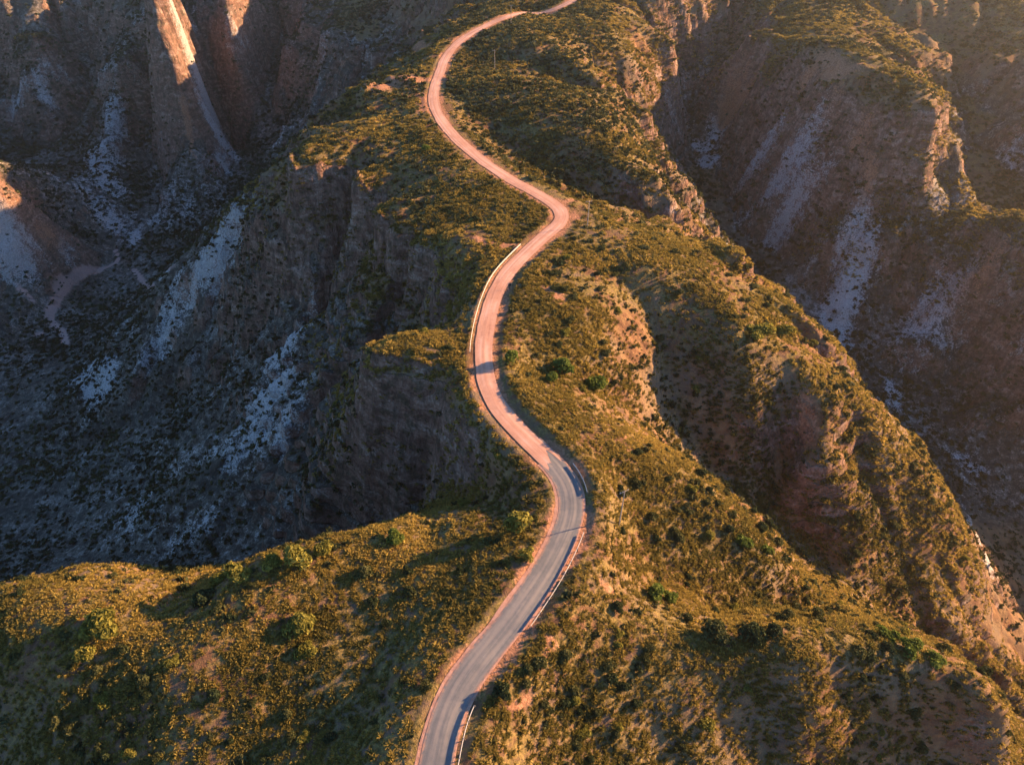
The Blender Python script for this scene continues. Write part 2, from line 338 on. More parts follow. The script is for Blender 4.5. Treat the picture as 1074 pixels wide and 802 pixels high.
steep = steep * (1 - .5 * sstep(112, 95, YY))

def grid_mesh(name, X, Y, Z, attrs):
    ny, nx = Z.shape
    me = bpy.data.meshes.new(name)
    me.vertices.add(nx * ny); me.vertices.foreach_set('co', np.stack([X, Y, Z], -1).astype(np.float32).ravel())
    i = np.arange(nx * ny).reshape(ny, nx)
    q = np.stack([i[:-1, :-1], i[:-1, 1:], i[1:, 1:], i[1:, :-1]], -1).reshape(-1, 4)
    fill_faces(me, q)
    for k, a in attrs.items():
        at = me.attributes.new(k, 'FLOAT', 'POINT'); at.data.foreach_set('value', a.astype(np.float32).ravel())
    return me
def fill_faces(me, q, smooth=True):
    m, k = q.shape
    me.loops.add(m * k); me.polygons.add(m)
    me.loops.foreach_set('vertex_index', q.astype(np.int32).ravel())
    me.polygons.foreach_set('loop_start', np.arange(0, m * k, k, dtype=np.int32))
    me.polygons.foreach_set('loop_total', np.full(m, k, dtype=np.int32))
    me.polygons.foreach_set('use_smooth', np.full(m, smooth))
    me.update(calc_edges=True)

# ------------------------------------------------------------------ materials
class NT:
    def __init__(s, name):
        s.m = bpy.data.materials.new(name); s.m.use_nodes = True; s.t = s.m.node_tree; s.n = s.t.nodes; s.n.clear()
        s.out = s.n.new('ShaderNodeOutputMaterial')
    def a(s, typ, ins=None, **kw):
        nd = s.n.new('ShaderNode' + typ)
        for k, v in kw.items(): setattr(nd, k, v)
        for k, v in (ins or {}).items():
            if isinstance(v, bpy.types.NodeSocket): s.t.links.new(v, nd.inputs[k])
            else: nd.inputs[k].default_value = v
        return nd
    def mix(s, f, a, b, bt='MIX'):
        nd = s.n.new('ShaderNodeMix'); nd.data_type = 'RGBA'; nd.blend_type = bt
        for k, v in ((0, f), (6, a), (7, b)):
            if isinstance(v, bpy.types.NodeSocket): s.t.links.new(v, nd.inputs[k])
            else: nd.inputs[k].default_value = (*v, 1) if isinstance(v, tuple) and len(v) == 3 else v
        return nd.outputs[2]
    def math(s, op, a, b=0.0, c=0.0):
        nd = s.n.new('ShaderNodeMath'); nd.operation = op
        for k, v in enumerate((a, b, c)):
            if isinstance(v, bpy.types.NodeSocket): s.t.links.new(v, nd.inputs[k])
            else: nd.inputs[k].default_value = v
        return nd.outputs[0]
    def step(s, x, a, b):
        nd = s.a('MapRange', {'Value': x, 'From Min': a, 'From Max': b}, interpolation_type='SMOOTHSTEP'); return nd.outputs[0]
    def noise(s, vec, scale, detail=4, rough=.55):
        return s.a('TexNoise', {'Vector': vec, 'Scale': scale, 'Detail': detail, 'Roughness': rough}).outputs['Fac']
    def attr(s, n): return s.a('Attribute', attribute_name=n).outputs['Fac']
    def ramp(s, f, stops):
        nd = s.a('ValToRGB', {'Fac': f}); cr = nd.color_ramp
        while len(cr.elements) < len(stops): cr.elements.new(.5)
        for e, (p, c) in zip(cr.elements, stops): e.position = p; e.color = (*c, 1)
        return nd.outputs[0]
    def done(s, col, rough=.9, bump=None, bstr=.5, bdist=.3, spec=.15, metal=0.0, transl=0.0):
        b = s.a('BsdfPrincipled', {'Base Color': (*col, 1) if isinstance(col, tuple) else col, 'Roughness': rough, 'Specular IOR Level': spec, 'Metallic': metal})
        if bump is not None:
            bp = s.a('Bump', {'Height': bump, 'Strength': bstr, 'Distance': bdist}); s.t.links.new(bp.outputs[0], b.inputs['Normal'])
        sh = b.outputs[0]
        if transl:
            tr = s.a('BsdfTranslucent', {'Color': (*col, 1) if isinstance(col, tuple) else col})
            mx = s.a('MixShader', {0: transl}); s.t.links.new(sh, mx.inputs[1]); s.t.links.new(tr.outputs[0], mx.inputs[2]); sh = mx.outputs[0]
        s.t.links.new(sh, s.out.inputs[0]); return s.m

def terrain_material():
    m = NT('canyon_ground'); pos = m.a('NewGeometry').outputs['Position']
    n0 = m.noise(pos, .012, 3); n1 = m.noise(pos, .06, 4); n2 = m.noise(pos, .35, 5, .6); n3 = m.noise(pos, 1.5, 5, .65); n4 = m.noise(pos, 5.0, 3, .6)
    soil = m.ramp(n2, [(.3, (.095, .052, .030)), (.5, (.185, .098, .052)), (.7, (.30, .165, .088))])
    soil = m.mix(m.step(n1, .4, .65), soil, m.mix(.5, soil, (.21, .175, .13)))
    grass = m.ramp(n3, [(.3, (.040, .038, .016)), (.45, (.12, .092, .030)), (.6, (.24, .17, .055)), (.8, (.33, .24, .09))])
    gmask = m.math('MULTIPLY', m.step(m.math('ADD', n2, m.math('MULTIPLY_ADD', n1, .5, -.25)), .36, .58), m.math('MULTIPLY_ADD', m.attr('top'), .65, .3))
    base = m.mix(gmask, soil, grass)
    talus_shade = m.ramp(m.math('ADD', m.math('MULTIPLY', n3, .5), m.math('MULTIPLY_ADD', n2, .5, m.math('MULTIPLY', m.attr('streak'), .035))), [(.38, (.020, .026, .024)), (.48, (.052, .052, .044)), (.54, (.13, .115, .090)), (.63, (.31, .275, .245))])  # scrubby stone, its colour cooled and darkened towards the canyon shade
    base = m.mix(m.math('MULTIPLY', m.step(m.attr('tal'), .2, .9), .85), base, talus_shade)
    # bedded rock on the cliffs
    wv = m.a('CombineXYZ', {0: 0.0, 1: 0.0, 2: m.math('MULTIPLY', n1, 14.0)}).outputs[0]
    sc = m.a('VectorMath', {0: m.a('VectorMath', {0: pos, 1: wv}, operation='ADD').outputs[0], 1: (.09, .09, .42)}, operation='MULTIPLY').outputs[0]
    bed = m.math('ADD', m.math('MULTIPLY', m.noise(sc, 1.0, 6, .7), .65), m.math('MULTIPLY', n3, .35))
    col = m.a('VectorMath', {0: pos, 1: (.5, .5, .05)}, operation='MULTIPLY').outputs[0]
    crack = m.noise(col, 1.0, 4, .6)
    rock = m.ramp(bed, [(.36, (.065, .040, .030)), (.45, (.165, .090, .062)), (.53, (.25, .150, .105)), (.62, (.37, .28, .22))])
    rock = m.mix(m.math('MULTIPLY', m.step(n2, .48, .62), .7), rock, m.ramp(n3, [(.35, (.030, .034, .020)), (.6, (.085, .070, .040))]))
    rock = m.mix(m.step(crack, .52, .40), rock, m.mix(.45, rock, (.055, .035, .028)))
    rk = m.step(m.math('ADD', m.attr('steep'), m.math('MULTIPLY_ADD', n2, 1.0, -.5)), 1.3, 1.9)
    base = m.mix(rk, base, rock)
    # pale limestone scree
    sg = m.attr('streak')
    sm = m.math('ADD', m.math('MULTIPLY_ADD', n2, 2.4, -1.2), m.math('ADD', m.math('MULTIPLY_ADD', n3, 2.2, -1.1), m.math('MULTIPLY', sg, .34)))
    spread = m.math('MULTIPLY', m.attr('tal'), m.math('MULTIPLY', m.math('MULTIPLY', m.step(n0, .45, .62), m.step(m.attr('steep'), .3, .6)), .33))
    sm = m.step(m.math('ADD', m.math('MAXIMUM', m.attr('scree'), spread), sm), .45, 1.15)
    sm = m.math('MULTIPLY', m.math('MULTIPLY', sm, .8), m.step(m.math('MAXIMUM', m.attr('scree'), spread), .03, .2))
    base = m.mix(sm, base, m.ramp(n3, [(.3, (.30, .27, .25)), (.6, (.52, .48, .44)), (.8, (.62, .58, .53))]))
    # bare red earth, orange painted for sunlit rock edges, pale tracks
    bm = m.step(m.math('ADD', m.attr('bare_and_lit'), m.math('ADD', m.math('MULTIPLY_ADD', n2, 1.4, -.7), m.math('MULTIPLY_ADD', n3, 1.4, -.7))), .35, 1.0)
    base = m.mix(bm, base, m.ramp(n3, [(.3, (.20, .095, .052)), (.55, (.37, .18, .10)), (.8, (.50, .28, .17))]))
    base = m.mix(m.step(m.attr('track'), .2, .6), base, m.ramp(n3, [(.3, (.36, .22, .18)), (.7, (.48, .32, .26))]))
    h = m.math('ADD', m.math('MULTIPLY', n3, .8), m.math('ADD', m.math('MULTIPLY', n4, .25), m.math('MULTIPLY', m.math('MULTIPLY', crack, rk), 2.0)))
    h = m.math('ADD', h, m.math('MULTIPLY', m.math('MULTIPLY', bed, rk), 1.6))
    return m.done(base, .95, h, .8, .8, .05)
MAT_LAND = terrain_material()
tal = np.maximum(sstep(.3, .65, sl2), .9 * sstep(-60, -95, ZZ)) * sstep(-14, -40, ZZ) * (1 - sstep(40, 60, XX) * sstep(175, 150, YY)) * sstep(80, 115, YY)  # steep stony ground; the low floor is darkened too, shade put into colour
land = bpy.data.objects.new('canyon_terrain', grid_mesh('canyon_terrain', XX, YY, ZZ, dict(scree=scree, bare_and_lit=bare_and_lit, track=track, steep=steep, top=top, tal=tal, streak=streak)))
land.data.materials.append(MAT_LAND); C.objects.link(land); land['kind'] = 'structure'

def road_material(name, a, b, c, wheel):
    m = NT(name); pos = m.a('NewGeometry').outputs['Position']
    n1 = m.noise(pos, .12, 4); n2 = m.noise(pos, 1.2, 4, .6); n3 = m.noise(pos, 9, 3)
    across = m.attr('across'); along = m.attr('along')
    w = m.noise(m.a('CombineXYZ', {0: m.math('MULTIPLY', across, 1.1), 1: m.math('MULTIPLY', along, .03), 2: 0.0}).outputs[0], 1.6, 4, .6)
    col = m.ramp(m.math('ADD', m.math('MULTIPLY', w, .5), m.math('ADD', m.math('MULTIPLY', n1, .3), m.math('MULTIPLY', n2, .2))), [(.35, a), (.5, b), (.65, c)])
    tr = m.math('ABSOLUTE', m.math('SUBTRACT', m.math('ABSOLUTE', across), .85)); tr = m.step(tr, .45, .1)
    col = m.mix(m.math('MULTIPLY', tr, m.math('MULTIPLY', m.step(n1, .35, .6), .6)), col, wheel)
    col = m.mix(m.math('MULTIPLY', m.step(m.math('ABSOLUTE', across), 1.9, 2.7), m.step(n2, .35, .6)), col, (.40, .21, .13))
    return m.done(col, .85, m.math('ADD', m.math('MULTIPLY', n2, .3), m.math('MULTIPLY', n3, .3)), .4, .08, .2)
MAT_ASPH = road_material('worn_asphalt', (.095, .10, .105), (.145, .143, .138), (.235, .212, .185), (.26, .225, .19))
MAT_GRAV = road_material('red_gravel', (.34, .165, .105), (.47, .255, .17), (.60, .36, .26), (.57, .375, .29))
def earth_material(name, a, b):
    m = NT(name); pos = m.a('NewGeometry').outputs['Position']
    n = m.noise(pos, .9, 5, .65); k = m.noise(pos, 6, 3)
    return m.done(m.ramp(n, [(.3, a), (.7, b)]), .95, m.math('ADD', n, m.math('MULTIPLY', k, .4)), .6, .2, .05)
MAT_SHOULDER = earth_material('pink_earth', (.33, .17, .11), (.50, .29, .21))

def ribbon(name, i0, i1, e0, e1, z, mat, jit=0.0, seed=0, ncol=25, ragged=0.0):
    """a strip of the road between offsets e0..e1 (metres right of its centre line)"""
    idx = np.arange(i0, i1 + 1); s = np.linspace(0, 1, ncol)
    l = e0 + jit * fbm(idx * 1.0, idx * 0 + 3.3, 9, 3, seed); r = e1 + jit * fbm(idx * 1.0, idx * 0 + 9.1, 9, 3, seed + 7)
    off = l[:, None] * (1 - s) + r[:, None] * s
    rag = ragged * fbm(s * 5.0, s * 0 + 2.2, 1.0, 3, seed + 21) if ragged else s * 0       # uneven start of the surface
    ii = idx[:, None] + rag[None, :] * np.clip(1 - (idx - i0)[:, None] / 30.0, 0, 1)
    g = lambda a: np.interp(ii, np.arange(len(a)), a)
    Xr = g(ROAD[:, 0]) + g(NRM[:, 0]) * off; Yr = g(ROAD[:, 1]) + g(NRM[:, 1]) * off
    Zr = g(ROAD[:, 2]) + z - .022 * np.abs(off)
    o = bpy.data.objects.new(name, grid_mesh(name, Xr, Yr, Zr, dict(across=off, along=np.broadcast_to(idx[:, None] * 1.0, off.shape))))
    o.data.materials.append(mat); C.objects.link(o); o['kind'] = 'structure'; return o
I_CHANGE = road_index(482); I_END = len(ROAD) - 2
ribbon('asphalt_road', 0, I_CHANGE + 6, -2.5, 2.45, .085, MAT_ASPH, .18, 5)
ribbon('gravel_road', I_CHANGE, I_END, -2.3, 2.3, .096, MAT_GRAV, .45, 9, ragged=6.0)
ribbon('road_shoulder', 0, I_CHANGE, -3.2, 2.75, .050, MAT_SHOULDER, .45, 15)

def plain(name, col, rough=.6, metal=0.0, var=.25):
    m = NT(name); pos = m.a('TexCoord').outputs['Object']; n = m.noise(pos, 6, 4)
    d = tuple(c * (1 - var) for c in col)
    return m.done(m.mix(n, d, col), rough, n, .15, .01, .3, metal)
MAT_STEEL = plain('galvanised_steel', (.46, .44, .41), .6, .25)
MAT_POST = plain('post_timber', (.20, .15, .11), .9)
MAT_WOOD = plain('pole_timber', (.33, .28, .23), .85)
MAT_INS = plain('insulator_glaze', (.45, .42, .40), .3)
MAT_DARK = plain('dark_paint', (.04, .035, .03), .6)
MAT_WHITE = plain('white_paint', (.7, .7, .68), .5)
def bark():
    m = NT('shrub_bark'); n = m.noise(m.a('TexCoord').outputs['Object'], 9, 4)
    return m.done(m.ramp(n, [(.3, (.07, .05, .035)), (.7, (.16, .12, .09))]), .95, n, .5, .02)
MAT_BARK = bark()
def leaf(name, a, b, c, transl=.3):
    m = NT(name); v = m.attr('tint')
    oi = m.a('ObjectInfo').outputs['Random']
    col = m.ramp(m.math('ADD', m.math('MULTIPLY', v, .8), m.math('MULTIPLY', oi, .2)), [(.1, a), (.5, b), (.9, c)])
    return m.done(col, .8, None, spec=.1, transl=transl)
MAT_LEAF = dict(
    golden=leaf('golden_green_leaves', (.10, .10, .020), (.20, .18, .034), (.32, .28, .06), .45),
    green=leaf('bright_green_leaves', (.055, .085, .016), (.115, .155, .028), (.19, .22, .05), .45),
    olive=leaf('olive_leaves', (.034, .042, .014), (.078, .084, .028), (.15, .14, .05), .35),
    dark=leaf('dark_green_leaves', (.018, .027, .012), (.038, .052, .020), (.075, .092, .034), .3))
MAT_SPIN = leaf('dry_hummock_grass', (.055, .062, .018), (.25, .185, .042), (.50, .35, .085), .45)
MAT_SCRUB = leaf('low_scrub', (.024, .032, .014), (.058, .064, .025), (.135, .125, .048), .3)

# ------------------------------------------------------------------ small mesh builder
class MB:
    def __init__(s): s.v = []; s.f = []
    def box(s, c, size, rz=0.0):
        b = len(s.v); cz, sz = math.cos(rz), math.sin(rz)
        for dx in (-.5, .5):
            for dy in (-.5, .5):
                for dz in (-.5, .5):
                    x, y = dx * size[0], dy * size[1]
                    s.v.append((c[0] + x * cz - y * sz, c[1] + x * sz + y * cz, c[2] + dz * size[2]))
        s.f += [tuple(b + i for i in q) for q in ((0, 1, 3, 2), (4, 6, 7, 5), (0, 4, 5, 1), (2, 3, 7, 6), (0, 2, 6, 4), (1, 5, 7, 3))]
    def tube(s, path, rad, n=8):
        p = [np.array(q, float) for q in path]; rings = []
        for i, q in enumerate(p):
            d = p[min(i + 1, len(p) - 1)] - p[max(i - 1, 0)]; d /= np.linalg.norm(d) + 1e-9
            a = np.cross(d, (0, 0, 1) if abs(d[2]) < .9 else (1, 0, 0)); a /= np.linalg.norm(a); b = np.cross(d, a)
            r = rad[i] if hasattr(rad, '__len__') else rad; rings.append(len(s.v))
            for k in range(n): s.v.append(tuple(q + r * (math.cos(2 * math.pi * k / n) * a + math.sin(2 * math.pi * k / n) * b)))
        for a, b in zip(rings[:-1], rings[1:]):
            for k in range(n): s.f.append((a + k, a + (k + 1) % n, b + (k + 1) % n, b + k))
        s.f.append(tuple(rings[0] + k for k in range(n))[::-1]); s.f.append(tuple(rings[-1] + k for k in range(n)))
    def mesh(s, name, mat):
        me = bpy.data.meshes.new(name); me.from_pydata(s.v, [], s.f); me.materials.append(mat); return me
    def build(s, name, mat, parent=None):
        o = bpy.data.objects.new(name, s.mesh(name, mat)); C.objects.link(o)
        if parent: o.parent = parent
        return o
def thing(name, label, cat, loc, rz=0.0, group=None):
    o = bpy.data.objects.new(name, None); C.objects.link(o); o.location = loc; o.rotation_euler = (0, 0, rz); o.empty_display_size = .5
    o['label'] = label; o['category'] = cat
    if group: o['group'] = group
    return o
def child(name, me, parent, loc=(0, 0, 0), sc=None):
    o = bpy.data.objects.new(name, me); C.objects.link(o); o.parent = parent; o.location = loc
    if sc: o.scale = sc
    return o

# ------------------------------------------------------------------ guard rails
def guard_rail(v0, v1, side, label):
    i0, i1 = road_index(v0), road_index(v1)
    idx = np.arange(i0, i1 + 1); off = side * 3.45
    pth = np.stack([ROAD[idx, 0] + NRM[idx, 0] * off, ROAD[idx, 1] + NRM[idx, 1] * off, ROAD[idx, 2]], 1)
    o0 = pth[len(pth) // 2].copy(); t = thing('guard_rail', label, 'guard rail', tuple(o0), 0, 'guard rails along the road')
    prof = [(.0, .45), (.05, .50), (.05, .55), (-.02, .60), (.05, .65), (.05, .70), (.0, .76), (-.03, .76), (-.07, .60), (-.03, .45)]
    mb = MB(); n = len(prof)
    for k, q in enumerate(pth):
        nn = NRM[idx[k]] * -side
        for a, h in prof: mb.v.append((q[0] - o0[0] + nn[0] * a, q[1] - o0[1] + nn[1] * a, q[2] - o0[2] + h))
    for k in range(len(pth) - 1):
        for j in range(n): mb.f.append((k * n + j, k * n + (j + 1) % n, (k + 1) * n + (j + 1) % n, (k + 1) * n + j))
    mb.f.append(tuple(range(n))[::-1]); mb.f.append(tuple((len(pth) - 1) * n + j for j in range(n)))
    mb.build('rail', MAT_STEEL, t)
    pm = MB(); pm.box((0, 0, .30), (.13, .13, .95)); pm = pm.mesh('post', MAT_POST)
    for k in range(0, len(pth), 3):
        nn = NRM[idx[k]] * side
        child('post', pm, t, (pth[k, 0] - o0[0] + nn[0] * .15, pth[k, 1] - o0[1] + nn[1] * .15, pth[k, 2] - o0[2]))
guard_rail(652, 556, 1, 'pale steel guard rail on the right road edge above the orange earth bank')
guard_rail(840, 732, 1, 'pale steel guard rail on the right edge of the nearest stretch of sealed road')
guard_rail(372, 262, -1, 'long pale steel guard rail on the left edge of the pink gravel bend')
guard_rail(520, 494, 1, 'short pale guard rail outside the right bend where the asphalt begins')

# ------------------------------------------------------------------ power poles
def power_pole(u, v, h, label, yaw):
    x, y, z = hit(u, v)
    t = thing('power_pole', label, 'power pole', (x, y, z - .3), yaw, 'power poles along the ridge')
    m = MB(); m.tube([(0, 0, 0), (0, 0, h * .5), (0, 0, h + .3)], [.14, .12, .09], 10); m.build('shaft', MAT_WOOD, t)
    m = MB(); m.box((0, .17, h - .25), (2.2, .10, .12)); m.box((0, .17, h - .6), (.05, .05, .6)); m.build('crossarm', MAT_WOOD, t)
    for dx in (-.95, -.35, .95):
        m = MB(); m.tube([(dx, .17, h - .19), (dx, .17, h - .1), (dx, .17, h - .05), (dx, .17, h + .06)], [.03, .07, .05, .06], 8); m.build('insulator', MAT_INS, t)
power_pole(649, 552, 11, 'slender timber power pole right of the lower road bend, nearest of the poles', .5)
power_pole(616, 238, 9, 'slender timber power pole beside the road junction in the middle of the ridge', .3)
power_pole(519, 72, 8.5, 'faint timber power pole on the dark hill inside the upper curve', .2)
power_pole(536, 26, 9.5, 'timber power pole on the crest where the road disappears, topmost of the poles', .2)
# marker post beside the gravel road
i = road_index(303)
t = thing('marker_post', 'small dark marker post at the right edge of the pink gravel road', 'marker post', (ROAD[i, 0] + NRM[i, 0] * 3.2, ROAD[i, 1] + NRM[i, 1] * 3.2, ROAD[i, 2] - .1), .3)
m = MB(); m.box((0, 0, .8), (.16, .12, 1.6)); m.build('post', MAT_DARK, t)
m = MB(); m.box((0, -.09, 1.45), (.75, .05, .75)); m.build('panel', MAT_DARK, t)

# ------------------------------------------------------------------ shrubs
def cards(n, rad, zc, flat, size, rs, blobs):
    """leaf clumps as small bent quads spread through a crown of several lobes; returns verts, quads, tint"""
    k = rs.integers(0, len(blobs), n); b = np.array(blobs)[k]
    d = rs.normal(size=(n, 3)); d /= np.linalg.norm(d, axis=1)[:, None]; d[:, 2] = np.abs(d[:, 2]) * 1.0 - .25
    r = rs.random(n) ** .35
    p = b[:, :3] + d * (b[:, 3] * r)[:, None] * np.array([1, 1, flat])
    p[:, 2] = np.maximum(p[:, 2], .08)
    nrm = d + rs.normal(size=(n, 3)) * .55; nrm /= np.linalg.norm(nrm, axis=1)[:, None]
    a = np.cross(nrm, rs.normal(size=(n, 3))); a /= np.linalg.norm(a, axis=1)[:, None]; c = np.cross(nrm, a)
    s = size * (.6 + .8 * rs.random(n))[:, None]
    v = np.stack([p - a * s, p - c * s * .55 + nrm * s * .2, p + a * s, p + c * s * .55 + nrm * s * .2], 1).reshape(-1, 3)
    q = np.arange(4 * n).reshape(-1, 4)
    return v, q, np.repeat(rs.random(n), 4)
def np_mesh(name, v, q, tint, mat, smooth=False):
    me = bpy.data.meshes.new(name); me.vertices.add(len(v)); me.vertices.foreach_set('co', v.astype(np.float32).ravel()); fill_faces(me, q, smooth)
    at = me.attributes.new('tint', 'FLOAT', 'POINT'); at.data.foreach_set('value', tint.astype(np.float32)); me.materials.append(mat); return me
def shrub_shape(seed, nl=5, n=420, tall=.75, size=.16):
    rs = np.random.default_rng(seed); bl = []
    for i in range(nl):
        a = rs.random() * 6.28; r = .1 + .45 * rs.random()
        bl.append((math.cos(a) * r, math.sin(a) * r, tall * (.35 + .45 * rs.random()), .32 + .22 * rs.random()))
    bl.append((0, 0, tall * .6, .5))
    v, q, t = cards(n, 1, 0, tall, size, rs, bl)
    m = MB()
    for b in bl: m.tube([(b[0] * .1, b[1] * .1, -.25), (b[0] * .4, b[1] * .4, b[2] * .35), (b[0] * .9, b[1] * .9, b[2])], [.05, .035, .012], 5)
    return (v, q, t), m
SHAPES = {}
for kind, seeds, kw in (('round', (1, 2, 3), dict(nl=5, n=900, tall=.85, size=.13)), ('low', (4, 5, 6), dict(nl=6, n=800, tall=.6, size=.13)), ('tall', (7, 8), dict(nl=6, n=1000, tall=1.25, size=.13))):
    for sd in seeds: SHAPES[(kind, sd)] = shrub_shape(sd, **kw)
CACHE = {}
def shrub(x, y, z, rad, kind, tone, label, group, cat='shrub', name='shrub'):
    sd = random.choice([k for k in SHAPES if k[0] == kind])
    if (sd, tone) not in CACHE:
        (v, q, t), m = SHAPES[sd]
        CACHE[(sd, tone)] = (np_mesh('foliage', v, q, t, MAT_LEAF[tone]), m.mesh('stems', MAT_BARK))
    fo, st = CACHE[(sd, tone)]
    t = thing(name, label, cat, (x, y, z), random.random() * 6.28, group)
    s = rad * random.uniform(.9, 1.1); t.scale = (s, s, s * random.uniform(.85, 1.15))
    child('foliage', fo, t); child('stems', st, t)
TAKEN = []
BIG = [  # pixel of the base, width in pixels, shape, tone, label
 (110,664,46,'round','golden','large pale golden shrub on the open top of the left spur'),
 (94,690,24,'round','golden','small golden shrub just in front of the large pale one on the left spur'),
 (320,660,36,'round','golden','bright yellow-green shrub standing alone at the right end of the left spur'),
 (322,686,26,'low','golden','low golden shrub in front of the lone bright shrub on the left spur'),
 (228,612,22,'round','golden','golden shrub at the left end of the bushes on the left spur brow'),
 (252,606,30,'low','golden','broad golden shrub second from the left along the left spur brow'),
 (285,594,26,'low','golden','golden shrub in the middle of the bushes along the left spur brow'),
 (312,588,32,'tall','golden','tallest golden shrub on the brow of the left spur'),
 (338,580,24,'round','golden','rounded golden shrub at the right end of the left spur brow'),
 (212,630,26,'round','dark','dark green shrub just below the left spur brow'),
 (196,618,16,'round','olive','small olive shrub on the canyon edge left of the dark green shrub'),
 (415,566,24,'round','green','bright green shrub on the canyon edge above the left shoulder'),
 (385,604,22,'round','olive','olive shrub in the shade of the left shoulder, below the bright green one'),
 (540,556,32,'tall','golden','large golden-green shrub left of the lower road bend'),
 (553,585,18,'tall','golden','slim golden shrub between the large golden-green one and the road'),
 (487,530,16,'round','golden','small yellow shrub on the shaded canyon rim left of the bend'),
 (538,380,20,'tall','green','bright green shrub at the right edge of the gravel road'),
 (591,394,28,'tall','green','tallest bright green shrub in the hollow right of the gravel road'),
 (577,400,18,'round','green','smaller green shrub left against the tallest in the hollow'),
 (622,408,26,'round','green','green shrub at the right end of the group in the hollow'),
 (447,158,12,'round','green','small bright green shrub on the slope below the upper road'),
 (688,626,24,'tall','green','tall yellow-green shrub at the head of the ravine behind the knoll'),
 (702,630,18,'tall','green','green shrub right beside the tall one at the ravine head'),
 (750,668,34,'round','olive','rounded olive shrub in the saddle of the right knoll'),
 (786,668,30,'round','dark','rounded dark green shrub right of the olive one in the saddle'),
 (812,664,22,'round','dark','smaller dark green shrub at the right end of the saddle bushes'),
 (930,668,24,'low','green','green low shrub at the left end of the patch on the right knoll crest'),
 (955,682,28,'low','green','broad green low shrub in the middle of the patch on the right knoll crest'),
 (978,694,24,'low','green','green low shrub at the right end of the patch on the right knoll crest'),
 (795,352,30,'low','golden','broad yellow-green shrub near the rim of the third spur'),
 (820,350,20,'low','golden','yellow-green shrub on the rim right of the broad one'),
 (527,730,22,'round','dark','round dark green shrub on the red bank right of the nearest road'),
 (780,572,24,'low','green','green shrub high on the lit slope of the second spur'),
 (805,580,18,'low','green','smaller green shrub right of the one high on the second spur'),
 (636,372,14,'round','olive','olive shrub alone on the brown top of the third spur'),
]
for u, v, w, kind, tone, label in BIG:
    x, y, z = hit(u, v); d = project(x, y, z)[2]; r = w * d / F / 2 * 1.2
    shrub(x, y, z - .1, r, kind, tone, label, 'prominent shrubs on the ridge'); TAKEN.append((x, y, r))
TAKEN = np.array(TAKEN)

# candidates for scattered plants, in world space
def sample_mask(arr, x, y):
    a = np.clip(np.searchsorted(X1, x) - 1, 0, NX - 1); b = np.clip(np.searchsorted(Y1, y) - 1, 0, NY - 1); return arr[b, a]
def scatter(n, x0, x1, y0, y1, seed, margin=130):
    r = np.random.default_rng(seed); x = r.uniform(x0, x1, n); y = r.uniform(y0, y1, n); z = zat(x, y)
    u, v, d = project(x, y, z)
    ok = (u > -margin) & (u < W0 + margin) & (v > -margin) & (v < H0 + margin)
    ok &= sample_mask(rn, x, y) > 4.7
    return x[ok], y[ok], z[ok], r
def visible(x, y, z):
    ok = np.ones(len(x), bool)
    for t in np.linspace(.03, .97, 60):
        ok &= (z + .8) + (CAM_H - z - .8) * t > zat(x * (1 - t), y * (1 - t)) - .1
    return ok
x, y, z, r = scatter(64000, -260, 260, 25, 330, 201)
p_ = np.clip(.10 + .6 * sstep(-.1, .5, fbm(x, y, 26, 3, 205)), 0, 1) * (1 - sample_mask(bare_and_lit, x, y)) * sstep(1.5, .8, sample_mask(steep, x, y)) * sstep(-80, -45, z) * .40
p_ *= 1 + .8 * sstep(140, 90, y)
k = r.random(len(x)) < p_; x, y, z = x[k], y[k], z[k]
rad = .55 + 1.35 * r.random(len(x)) ** 2.4
if len(TAKEN): 
    dd = np.hypot(x[:, None] - TAKEN[:, 0], y[:, None] - TAKEN[:, 1]) - TAKEN[:, 2]; k = dd.min(1) > .5; x, y, z, rad = x[k], y[k], z[k], rad[k]
u, v, d = project(x, y, z); app = rad / d * ((u > 6) & (u < W0 - 6) & (v > 10) & (v < H0 - 4)) * visible(x, y, z)
order = np.argsort(-app); NI = 255
def zone(u, v):
    rc = np.interp(v, [p[1] for p in ROAD_UV[::-1]][8:], [p[0] for p in ROAD_UV[::-1]][8:])
    if u < rc:
        if v > 690: return 'in the shaded foreground left of the nearest road' if u > 240 else 'on the dark lower flank of the left spur'
        if v > 520: return 'on the shoulder left of the lower road' if u > 345 else 'on the sunlit top of the left spur'
        return 'on the shaded slope left of the gravel road'
    if v > 690: return 'on the near slope right of the nearest road' if u < 760 else 'on the near face of the right knoll'
    if v > 590: return 'on the bank right of the sealed road' if u < 680 else 'around the crest of the right knoll'
    if v > 400: return 'on the lit slope of the second spur' if u < 800 else 'on the lit side of the third spur'
    return 'on the flat top of the third spur'
ADJ = {'olive': 'small olive-green shrub', 'dark': 'small dark green shrub', 'golden': 'small golden-tipped shrub'}
for i in order[:NI]:
    tone = random.choices(['olive', 'dark', 'golden'], [5, 3, 2])[0]; zn = zone(u[i], v[i])
    shrub(x[i], y[i], z[i] - .08, rad[i], random.choice(['round', 'low', 'low']), tone, ADJ[tone] + ' ' + zn, ADJ[tone].replace('shrub', 'shrubs') + ' ' + zn)
rest = order[NI:]
